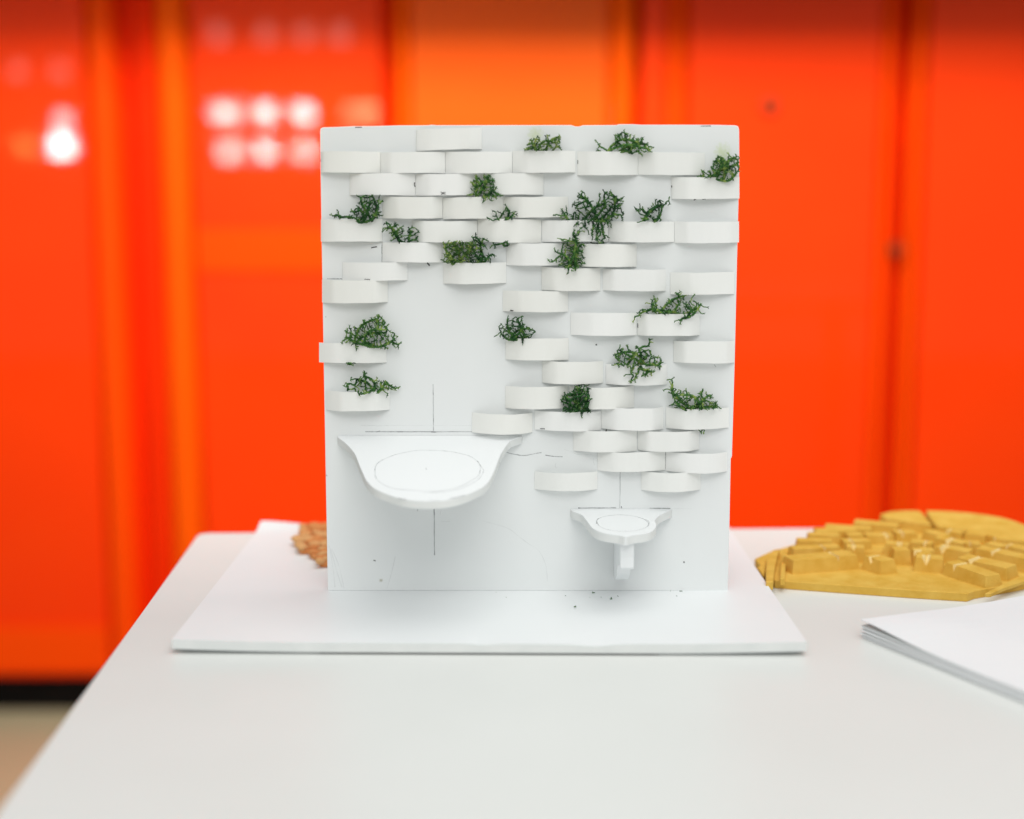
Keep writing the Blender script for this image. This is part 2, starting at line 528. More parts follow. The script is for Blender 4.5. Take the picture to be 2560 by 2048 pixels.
def fine(pts, n=10, wob=0.4, seed=1):
    rnd = random.Random(seed)
    out = []
    for i in range(len(pts) - 1):
        for k in range(n):
            t = k / n
            out.append((pts[i][0] * (1 - t) + pts[i + 1][0] * t + rnd.uniform(-wob, wob), pts[i][1] * (1 - t) + pts[i + 1][1] * t + rnd.uniform(-wob, wob)))
    out.append(pts[-1])
    return out

def stroke(name, pts, w, mat, parent=panel, wob=0.25, curve=False):
    pp = smooth_curve(pts, 8) if curve else fine(pts, 10, wob, int(pts[0][0]))
    v, f = ribbon([on_y(x, y, YP) for x, y in pp], w * 0.0003)
    o = link(name, mesh_from(name, v, f), mat)
    o.parent = parent
    o.location = -model.location - (parent.location if parent is not None else Vector())
    o.location = Vector((0, 0, 0))
    return o

L = lambda z, *p: [z(*q) for q in p]
for pts, w, mat, cv in (
    (L(z3, (1209, 1160), (1212, 1530)), 2.0, M_pencil, 0), (L(z5, (1212, 20), (1213, 150)), 1.8, M_pencil, 0),
    (L(z5, (1218, 925), (1221, 985)), 3.2, M_pencil, 0), (L(z5, (1220, 985), (1223, 1390)), 2.2, M_pencil, 0),
    (L(z5, (1054, 925), (1054, 952)), 2.2, M_pencil, 0), (L(z5, (530, 157), (1605, 158)), 2.4, M_pencil, 0),
    (L(z5, (640, 162), (680, 150)), 2.5, M_pencil, 0), (L(z5, (1190, 161), (1240, 161)), 2.6, M_pencil, 0),
    (L(z5, (480, 92), (620, 97), (880, 92)), 1.5, M_faint, 0), (L(z5, (640, 104), (760, 94)), 1.2, M_faint, 0), (L(z5, (880, 94), (1590, 96)), 1.2, M_faint, 0),
    (L(z6, (920, 560), (917, 920)), 1.6, M_pencil, 0), (L(z6, (932, 900), (934, 922)), 2.2, M_pencil, 0),
    (L(z6, (1373, 355), (1372, 525)), 1.6, M_pencil, 0),
    (L(z6, (500, 919), (880, 917)), 2.2, M_pencil, 0), (L(z6, (1215, 921), (1420, 924)), 2.2, M_pencil, 0), (L(z6, (1440, 925), (1635, 926)), 1.2, M_faint, 0),
    (L(z6, (-270, 330), (-190, 370), (-50, 395), (40, 382), (75, 374), (135, 366)), 2.0, M_pencil, 1),
    (L(z6, (172, 391), (250, 403), (345, 408)), 2.0, M_pencil, 1), (L(z6, (362, 335), (420, 352), (500, 384), (640, 386)), 1.8, M_faint, 1),
    (L(z6, (655, 420), (650, 450), (665, 490)), 1.6, M_faint, 1), (L(z6, (280, 470), (272, 500), (285, 522)), 1.6, M_faint, 1),
    (L(z5, (1690, 1045), (1940, 1115), (2060, 1200), (2160, 1275), (2260, 1340), (2330, 1480), (2350, 1650)), 1.8, M_faint, 1),
    (L(z5, (1290, 1050), (1330, 1055), (1375, 1050)), 1.6, M_faint, 1), (L(z5, (1298, 930), (1283, 955), (1280, 985)), 1.6, M_faint, 1),
    (L(z5, (832, 1400), (795, 1560), (748, 1725)), 2.0, M_faint, 1), (L(z5, (170, 1290), (205, 1480), (230, 1710)), 2.6, M_faint, 1),
    (L(z5, (185, 1320), (245, 1540), (300, 1712)), 3.0, M_faint, 1), (L(z5, (200, 1330), (270, 1500), (320, 1720)), 2.2, M_faint, 1),
    (L(z1, (430, 74), (500, 73)), 2.4, M_ink, 0), (L(z2, (1725, 61), (1826, 60)), 1.8, M_ink, 0),
    (L(z1, (592, 1277), (615, 1270), (650, 1266)), 2.6, M_ink, 0), (L(z1, (150, 1586), (300, 1587)), 2.2, M_pencil, 0),
    (L(z1, (699, 1215), (698, 1420)), 1.8, M_pencil, 0), (L(z4, (1858, 965), (1878, 990)), 2.0, M_pencil, 0),
    (L(z4, (1810, 375), (1822, 352)), 1.4, M_faint, 0), (L(z4, (675, 770), (688, 764)), 4.0, M_ink, 0),
    (L(z5, (615, 1440), (635, 1446)), 3.2, M_ink, 0), (L(z6, (1553, 1459), (1562, 1461)), 3.6, M_ink, 0),
    (L(z4, (775, 1640), (783, 1612)), 2.4, M_ink, 0), (L(z1, (87, 395), (88, 415)), 1.6, M_ink, 0),
    (L(z5, (142, 590), (148, 596)), 3.0, M_pencil, 0), (L(z1, (1150, 1425), (1175, 1455)), 3.4, M_ink, 0),
    (L(z2, (1655, 800), (1680, 790)), 2.4, M_ink, 0), (L(z2, (1740, 793), (1775, 792)), 1.6, M_ink, 0),
):
    stroke('pencil_line', pts, w, mat, curve=bool(cv))

# ---- curved paper pockets: (zoom, x0, x1, y_top, y_bottom, bulge in mm, boxiness, tilt)
STR = []
def strip(z, x0, x1, yt, yb, bulge=10.5, box=0.75, skew=0.0, tilt=0.0, z2_=None):
    box = box + 0.2 if box > 0.55 else box + 0.1
    a, b = z(x0, yt), z(x1, yb)
    rr = random.Random(len(STR) * 31 + 5)
    cr = (rr.uniform(0.14, 0.34), rr.choice((0, 0, 0.25, 0.35, 0.55)))
    if bulge < 6: cr = (0.22, 0.6)
    STR.append(dict(crease=cr, x0=a[0], x1=b[0], y0=a[1], y1=b[1], b=bulge / 1000, box=box, skew=skew, tilt=tilt))
strip(z1, 1040, 1697, 88, 300, 5, 0.35, 0, -2)
strip(z1, 92, 686, 318, 528, 8, 0.45, -.15); strip(z1, 690, 1330, 323, 533, 9, 0.7); strip(z1, 1334, 1998, 319, 534, 9.5, 0.7)
strip(z2, -152, 473, 310, 528, 9, 0.6, .1); strip(z2, 492, 1097, 316, 552, 10, 0.6, .15); strip(z2, 1100, 1763, 325, 550, 6.5, 0.9)
strip(z1, 378, 1033, 536, 752, 9, 0.65, 0, 1); strip(z1, 1036, 1686, 540, 754, 9, 0.65); strip(z1, 1690, 2311, 535, 747, 9, 0.6)
strip(z2, 1430, 2108, 572, 788, 9, 0.6)
strip(z1, 702, 1303, 767, 982, 10, 0.65); strip(z1, 1308, 1913, 771, 985, 9, 0.65, 0, -2); strip(z1, 1916, 2556, 768, 973, 10, 0.7)
strip(z1, 90, 704, 990, 1213, 9, 0.6, -.1); strip(z1, 1002, 1650, 1007, 1217, 10, 0.65); strip(z1, 1654, 2288, 986, 1220, 10.5, 0.65, 0, 2)
strip(z2, 140, 800, 1001, 1214, 10, 0.7); strip(z2, 804, 1458, 1013, 1217, 11, 0.7, -.1); strip(z2, 1463, 2104, 1014, 1225, 9, 0.7)
strip(z1, 703, 1304, 1222, 1418, 9.5, 0.7); strip(z1, 1942, 2588, 1228, 1450, 10.5, 0.7, 0, 1); strip(z2, 436, 1084, 1238, 1462, 10.5, 0.7)
strip(z1, 305, 954, 1418, 1600, 9.5, 0.7); strip(z1, 1312, 1938, 1421, 1630, 11, 0.75)
strip(z2, 136, 722, 1473, 1700, 11, 0.75, .1, 1.5); strip(z2, 748, 1375, 1489, 1702, 10, 0.75); strip(z2, 1420, 2058, 1518, 1738, 9.5, 0.75)
strip(z1, 102, 757, 1594, 1820, 10, 0.75); strip(z3, 1906, 2556, 224, 432, 10.5, 0.75)
strip(z4, 427, 1083, 443, 668, 10, 0.75); strip(z4, 1091, 1712, 452, 668, 11, 0.75)
strip(z3, 72, 745, 743, 940, 9.5, 0.7); strip(z3, 1932, 2561, 697, 912, 10.5, 0.75); strip(z4, 1452, 2060, 724, 940, 10, 0.8)
strip(z4, 142, 748, 927, 1145, 11, 0.8); strip(z4, 777, 1385, 957, 1158, 11, 0.75)
strip(z3, 142, 776, 1219, 1412, 11, 0.8); strip(z3, 1930, 2553, 1174, 1394, 11, 0.8); strip(z4, 412, 1056, 1178, 1392, 11.5, 0.8)
strip(z3, 1598, 2201, 1444, 1640, 11.5, 0.85); strip(z4, 66, 728, 1424, 1612, 11, 0.8); strip(z4, 731, 1350, 1384, 1602, 12, 0.85); strip(z4, 1376, 2003, 1392, 1594, 11.5, 0.85)
strip(z6, 452, 1086, 136, 344, 12, 0.85); strip(z6, 1096, 1708, 136, 334, 12, 0.85)
strip(z6, 694, 1370, 344, 538, 12, 0.85); strip(z6, 1376, 1988, 356, 548, 12, 0.85)
strip(z6, 66, 692, 550, 728, 12, 0.85); strip(z6, 1130, 1720, 546, 734, 12, 0.85)

def bulge(s, u):
    u = min(max(u, 0), 1)
    k = 1.0 + s['skew']
    arc = (4 * u ** k * (1 - u ** k)) ** s['box'] * 0.80
    c, d = s['crease']
    if d > 0:                                   # a kink where the strip was folded before it was glued
        tri = min(u / c, (1 - u) / (1 - c)) if d < 0.5 else min(u / c, 1.0, (1 - u) / 0.18)
        arc = arc * (1 - d) + 0.82 * tri * d
    return 0.0004 + s['b'] * arc

def pocket(i, s):
    rnd = random.Random(100 + i)
    n = 30
    th = 0.00042
    v, f = [], []
    wv = rnd.uniform(0, 6)
    asym = rnd.uniform(-0.05, 0.05)
    for k in range(n + 1):
        u = 0.5 - 0.5 * math.cos(math.pi * k / n) * (0.9 + 0.1 * abs(math.cos(math.pi * k / n)))
        px = s['x0'] + (s['x1'] - s['x0']) * u
        for row, py in ((0, s['y0']), (1, s['y1'])):
            py2 = py + s['tilt'] * (u - 0.5) * 2 + 0.6 * math.sin(wv + 4.5 * u + row * 0.8) + 0.25 * math.sin(wv * 2 + 17 * u + row * 3)
            p = on_y(px, py2, YP)
            d = bulge(s, u + asym * math.sin(math.pi * u)) * (1.0 if row == 0 else rnd_bot[i])
            q = bulge(s, u + asym * math.sin(math.pi * u))
            for t in (0, th):
                v.append(Vector((p.x, YP - d - t, p.z)))
    for k in range(n):
        a, b = 4 * k, 4 * k + 4
        f += [(a + 1, a + 3, b + 3, b + 1), (a, b, b + 2, a + 2), (a, a + 1, b + 1, b), (a + 2, b + 2, b + 3, a + 3)]
    f += [(0, 2, 3, 1), (4 * n, 4 * n + 1, 4 * n + 3, 4 * n + 2)]
    me = mesh_from('paper_pocket', v, f)
    for p in me.polygons: p.use_smooth = True
    me.set_sharp_from_angle(angle=math.radians(40))
    return link('paper_pocket', me, (M_paper, M_paper_b, M_paper_c)[rnd.choice((0, 0, 1, 2))], model)
rb = random.Random(5)
rnd_bot = [rb.uniform(0.9, 1.03) for _ in STR]
POCK = [pocket(i, s) for i, s in enumerate(STR)]

# small ink ticks left on the paper
def mark_on_pocket(i, pts, w):
    s = STR[i]
    P = []
    for (px, py) in fine(pts, 4, 0.2, i):
        u = (px - s['x0']) / (s['x1'] - s['x0'])
        p = on_y(px, py, YP - bulge(s, u) - 0.0009)
        P.append(p)
    v, f = ribbon(P, w * 0.0003)
    o = link('ink_mark', mesh_from('ink_mark', v, f), M_ink)
    o.parent = POCK[i]
mark_on_pocket(8, L(z1, (1283, 718), (1300, 728), (1335, 722)), 1.8)
mark_on_pocket(8, L(z1, (1288, 742), (1310, 735), (1336, 742)), 1.8)
mark_on_pocket(7, L(z1, (1024, 625), (1022, 650), (1030, 668)), 2.2)
mark_on_pocket(29, L(z3, (1976, 425), (2010, 427)), 3.0)
mark_on_pocket(41, L(z6, (120, 126), (168, 129)), 2.6)
mark_on_pocket(31, L(z4, (1096, 555), (1097, 595)), 2.2)
mark_on_pocket(5, L(z2, (496, 400), (497, 440)), 2.0)
mark_on_pocket(10, L(z2, (1433, 655), (1434, 675)), 3.0)
mark_on_pocket(23, L(z1, (522, 1590), (580, 1594)), 1.8)

# ---- two basins: slabs of foam board that slope slightly to the front
def basin(outline, z0, slope, thick, oval, centre_tick, label):
    pts = []
    for (x, y) in outline:
        p = on_z(x, y, z0, slope, YP)
        p.y = min(p.y, YP - 0.0002)
        pts.append(p)
    b0, b1 = pts[0], pts[-1]
    b0.y = b1.y = YP - 0.0002
    for p in (b0, b1): p.z = z0
    n = len(pts)
    low = [Vector((p.x, p.y, p.z - thick)) for p in pts]
    v = pts + low
    f = [tuple(range(n)), tuple(reversed(range(n, 2 * n)))] + [(i, (i + 1) % n, n + (i + 1) % n, n + i) for i in range(n)]
    me = mesh_from('basin', v, f)
    me.materials.append(M_foam); me.materials.append(M_foam_edge)
    for p in me.polygons:
        if abs(p.normal.z) < 0.6: p.material_index = 1
    bevel_mesh(me, 0.0005, 2, 40)
    o = link('basin', me, None, model)
    o['label'] = label
    nrm = Vector((0, -slope, 1)).normalized()
    for (pl, w, m) in oval:
        pp = [on_z(x, y, z0, slope, YP) for x, y in pl]
        v, f = ribbon(pp, w * 0.0003, nrm * 0.00018, nrm)
        q = link('pencil_line', mesh_from('pencil_line', v, f), m); q.parent = o
    return o

ol = [(252, 200), (262, 214), (300, 243), (350, 285), (425, 375), (470, 485), (520, 600), (548, 650), (600, 705), (660, 742), (730, 772), (810, 800), (900, 826), (1010, 842), (1130, 848), (1250, 846), (1350, 836), (1450, 815), (1550, 782), (1640, 742), (1710, 704), (1760, 655), (1795, 600), (1830, 520), (1860, 440), (1890, 370), (1925, 315), (1955, 272), (1990, 240), (2060, 215), (2100, 200)]
ol = smooth_curve([z5(*p) for p in ol], 3)
oval = smooth_curve([z5(*p) for p in ((628, 560), (640, 495), (690, 450), (800, 400), (930, 365), (1070, 345), (1230, 346), (1370, 356), (1470, 375), (1570, 402), (1640, 446), (1680, 500), (1676, 560), (1660, 600), (1580, 655), (1480, 705), (1380, 735), (1250, 755), (1100, 752), (950, 742), (820, 728), (720, 690), (645, 632))], 5, True)
oval.append(oval[0])
oval2 = smooth_curve([z5(*p) for p in ((600, 520), (640, 480), (700, 440), (820, 390), (950, 362), (1080, 343))], 6)
oval3 = smooth_curve([z5(*p) for p in ((1650, 450), (1690, 510), (1712, 548), (1690, 600), (1640, 650), (1540, 705), (1420, 742), (1270, 764), (1100, 768))], 6)
tick = [z5(1141, 520), z5(1141, 532), z5(1142, 541)]
edge = smooth_curve([z5(*p) for p in ((860, 822), (940, 836))], 4)
edge2 = smooth_curve([z5(*p) for p in ((1370, 830), (1460, 812), (1530, 790))], 4)
edge3 = smooth_curve([z5(*p) for p in ((1170, 843), (1220, 846), (1275, 843))], 4)
basin(ol, 0.126, 0.2364, 0.0056, ((oval, 1.4, M_pencil), (oval2, 1.0, M_faint), (oval3, 1.2, M_pencil), (tick, 1.2, M_pencil), (edge, 1.4, M_ink), (edge2, 1.4, M_ink), (edge3, 1.2, M_pencil)), None, 'large basin slab with a pencilled oval')
os_ = [(425, 927), (440, 945), (490, 965), (535, 985), (570, 1025), (600, 1065), (635, 1110), (690, 1145), (750, 1165), (830, 1180), (910, 1190), (975, 1206), (1050, 1188), (1130, 1178), (1200, 1164), (1245, 1142), (1275, 1110), (1278, 1075), (1265, 1045), (1285, 1015), (1320, 985), (1380, 955), (1440, 930)]
os_ = smooth_curve([z6(*p) for p in os_], 3)
ovs = smooth_curve([z6(*p) for p in ((688, 1050), (720, 1020), (790, 1000), (900, 990), (1000, 994), (1090, 1010), (1160, 1035), (1200, 1070), (1190, 1105), (1140, 1130), (1060, 1148), (960, 1155), (860, 1148), (770, 1130), (710, 1098))], 5, True)
ovs.append(ovs[0])
sb = basin(os_, 0.0708, 0.06, 0.0064, ((ovs, 1.6, M_pencil), (smooth_curve([z6(*p) for p in ((1170, 1035), (1205, 1055), (1206, 1090), (1185, 1112))], 5), 1.6, M_pencil),
        (smooth_curve([z6(*p) for p in ((683, 1080), (684, 1045), (705, 1022))], 5), 1.6, M_pencil)), None, 'small basin slab above a curved bracket')
# bracket below the small basin
def bracket():
    x0 = on_y(*z6(922, 1400), 0.972).x; x1 = on_y(*z6(1050, 1400), 0.972).x
    prof = [(0.972, 0.0628), (0.9725, 0.050), (0.9715, 0.0425), (0.974, 0.0408), (0.982, 0.0412), (0.990, 0.0405), (0.997, 0.0365), (1.002, 0.030), (1.012, 0.0235), (1.024, 0.0200), (YP - 0.0002, 0.0185), (YP - 0.0002, 0.0655)]
    n = len(prof)
    v = [Vector((x0, y, z)) for y, z in prof] + [Vector((x1 + 0.0006, y, z)) for y, z in prof]
    f = [tuple(range(n)), tuple(reversed(range(n, 2 * n)))] + [(i, (i + 1) % n, n + (i + 1) % n, n + i) for i in range(n)]
    me = mesh_from('bracket', v, f); bevel_mesh(me, 0.0006, 2, 30)
    link('bracket', me, M_foam, model)
bracket()

# ------------------------------------------------------------------ moss sprigs
def inside(poly, x, y):
    c = False; n = len(poly); j = n - 1
    for i in range(n):
        xi, yi = poly[i]; xj, yj = poly[j]
        if (yi > y) != (yj > y) and x < (xj - xi) * (y - yi) / (yj - yi) + xi: c = not c
        j = i
    return c

def front_depth(px, py):
    d = 0
    for s in STR:
        if s['x0'] - 1 <= px <= s['x1'] + 1 and s['y0'] + 1 <= py <= s['y1'] + 2:
            d = max(d, bulge(s, (px - s['x0']) / (s['x1'] - s['x0'])) + 0.0006)
    return d

def grow(polys, roots, seed, spacing=2.5, layers=1.0, behind=()):
    """space colonisation: strands grow from the roots towards points spread through the outline's volume"""
    rnd = random.Random(seed)
    att, pix = [], []
    for poly in polys:
        xs = [p[0] for p in poly]; ys = [p[1] for p in poly]
        area = (max(xs) - min(xs)) * (max(ys) - min(ys)) * 0.09            # mm2
        for _ in range(int(area / spacing ** 2 * layers * 2.6)):
            x, y = rnd.uniform(min(xs), max(xs)), rnd.uniform(min(ys), max(ys))
            if not inside(poly, x, y): continue
            fd = front_depth(x, y)
            off = fd + rnd.uniform(0.0016, 0.0075) if fd else rnd.uniform(0.0022, 0.014)
            att.append(on_y(x, y, YP - off)); pix.append((x, y))
        for (x, y) in poly:                                                # reach the outline's corners
            fd = front_depth(x, y)
            off = fd + rnd.uniform(0.0012, 0.004) if fd else rnd.uniform(0.003, 0.010)
            att.append(on_y(x, y, YP - off)); pix.append((x, y))
    for (x, y) in behind:
        att.append(on_y(x, y, YP - rnd.uniform(0.002, 0.006)))
    A = np.array([tuple(a) for a in att])
    nodes = [np.array(tuple(on_y(x, y, YP - 0.006))) for x, y in roots]
    par = [-1] * len(nodes)
    step, kill = 0.0009, 0.00125
    # a few bent main stems run from each root into the outline before the side strands grow
    for r in range(len(roots)):
        inner = [a for a in range(len(pix)) if all(any(inside(pl, roots[r][0] * (1 - u) + pix[a][0] * u, roots[r][1] * (1 - u) + pix[a][1] * u) for pl in polys) for u in (0.45, 0.6, 0.8, 0.93))]
        if not inner: continue
        for _ in range(2):
            c = A[rnd.choice(inner)]
            for _k in range(3):
                c2 = A[rnd.choice(inner)]
                if np.linalg.norm(c2 - nodes[r]) > np.linalg.norm(c - nodes[r]) and np.linalg.norm(c2 - nodes[r]) < 0.028: c = c2
            v = c - nodes[r]; ln = np.linalg.norm(v)
            if ln > 0.03 or ln < 0.004: continue
            side = np.cross(v / ln, np.array([0, 1.0, 0])) * rnd.uniform(-0.28, 0.28) * ln
            prev = r; m = max(3, int(ln / step))
            for q in range(1, m + 1):
                u = q / m
                p = nodes[r] + v * u + side * math.sin(math.pi * u) + np.array([rnd.gauss(0, 1) for _ in range(3)]) * 0.00012
                p[1] = min(p[1], YP - 0.0012)
                nodes.append(p); par.append(prev); prev = len(nodes) - 1
    alive = np.ones(len(A), bool)
    NB = np.array(nodes)
    owner = np.zeros(len(A), int); dist = np.full(len(A), 1e9)
    start = 0
    for it in range(400):
        new = NB[start:]
        dd = np.linalg.norm(A[:, None, :] - new[None], axis=2)
        k = dd.argmin(1); m = dd[np.arange(len(A)), k]
        upd = m < dist
        owner[upd] = start + k[upd]; dist[upd] = m[upd]
        alive &= dist > kill
        if not alive.any(): break
        near = alive & (dist < 0.0050)
        act = near if near.any() else alive
        start = len(NB)
        add = []
        for o in np.unique(owner[act]):
            sel = act & (owner == o)
            v = A[sel] - NB[o]
            v = v / np.linalg.norm(v, axis=1)[:, None]
            d = v.sum(0); ln = np.linalg.norm(d)
            if ln < 1e-3: d = v[0]; ln = 1
            d = d / ln + np.array([rnd.gauss(0, 0.36) for _ in range(3)])
            if par[o] >= 0:
                q = NB[o] - NB[par[o]]; d = d + 0.45 * q / max(np.linalg.norm(q), 1e-9)
            d /= np.linalg.norm(d)
            p = NB[o] + d * step
            p[1] = min(p[1], YP - 0.0010)
            if np.linalg.norm(NB[max(0, len(NB) - 400):] - p, axis=1).min() < step * 0.28: 
                far = np.where(sel)[0]; alive[far[dist[far] < 0.004]] = False
                if (alive & (owner == o)).any(): p = NB[o] + d * step * 0.8
                else: continue
            add.append(p); par.append(int(o))
        if not add: break
        NB = np.vstack([NB, np.array(add)])
        if len(NB) > 5200: break
    return NB, par

def moss_mesh(name, NB, par, seed, r_tip=0.00039, r_max=0.00092):
    rnd = random.Random(seed + 99)
    n = len(NB)
    kids = [[] for _ in range(n)]
    for i, p in enumerate(par):
        if p >= 0: kids[p].append(i)
    rad = np.zeros(n)
    for i in range(n - 1, -1, -1):
        if not kids[i]: rad[i] = r_tip
        else: rad[i] = min(sum(rad[k] ** 2.6 for k in kids[i]) ** (1 / 2.6) * 1.0, r_max)
    V, F = [], []
    def ring(c, d, r, k=5):
        d = Vector(d).normalized()
        a = d.orthogonal().normalized(); b = d.cross(a)
        base = len(V)
        for q in range(k):
            an = 2 * math.pi * q / k
            rr = r * rnd.uniform(0.78, 1.25)
            V.append(Vector(c) + a * math.cos(an) * rr + b * math.sin(an) * rr)
        return base
    def tube(p0, p1, r0, r1, cap=True):
        d = Vector(p1) - Vector(p0)
        if d.length < 1e-7: return
        a = ring(Vector(p0) - d.normalized() * r0 * 0.35, d, r0); b = len(V)
        # second ring uses the same frame
        d2 = d.normalized(); aa = d2.orthogonal().normalized(); bb = d2.cross(aa)
        for q in range(5):
            an = 2 * math.pi * q / 5
            rr = r1 * rnd.uniform(0.8, 1.2)
            V.append(Vector(p1) + aa * math.cos(an) * rr + bb * math.sin(an) * rr)
        for q in range(5):
            F.append((a + q, a + (q + 1) % 5, b + (q + 1) % 5, b + q))
        if cap: F.append(tuple(b + q for q in range(5)))
    for i in range(n):
        p = par[i]
        if p < 0: continue
        tube(NB[p], NB[i], min(rad[p], rad[i] * 1.25), rad[i], cap=not kids[i])
        if not kids[i] or rnd.random() < 0.05:
            d = Vector(NB[i] - NB[p]).normalized()
            for _ in range(rnd.choice((3, 3, 4)) if not kids[i] else 1):
                e = (d * (1.0 if not kids[i] else 0.2) + Vector((rnd.gauss(0, .75), rnd.gauss(0, .55), rnd.gauss(0, .75)))).normalized()
                tube(NB[i], Vector(NB[i]) + e * rnd.uniform(0.0008, 0.0017), r_tip * 0.8, r_tip * 0.42)
    for v in V: v.y = min(v.y, YP - 0.0003)
    me = bpy.data.meshes.new(name)
    me.from_pydata([tuple(v) for v in V], [], F)
    me.polygons.foreach_set('use_smooth', [True] * len(me.polygons))
    me.update()
    return me

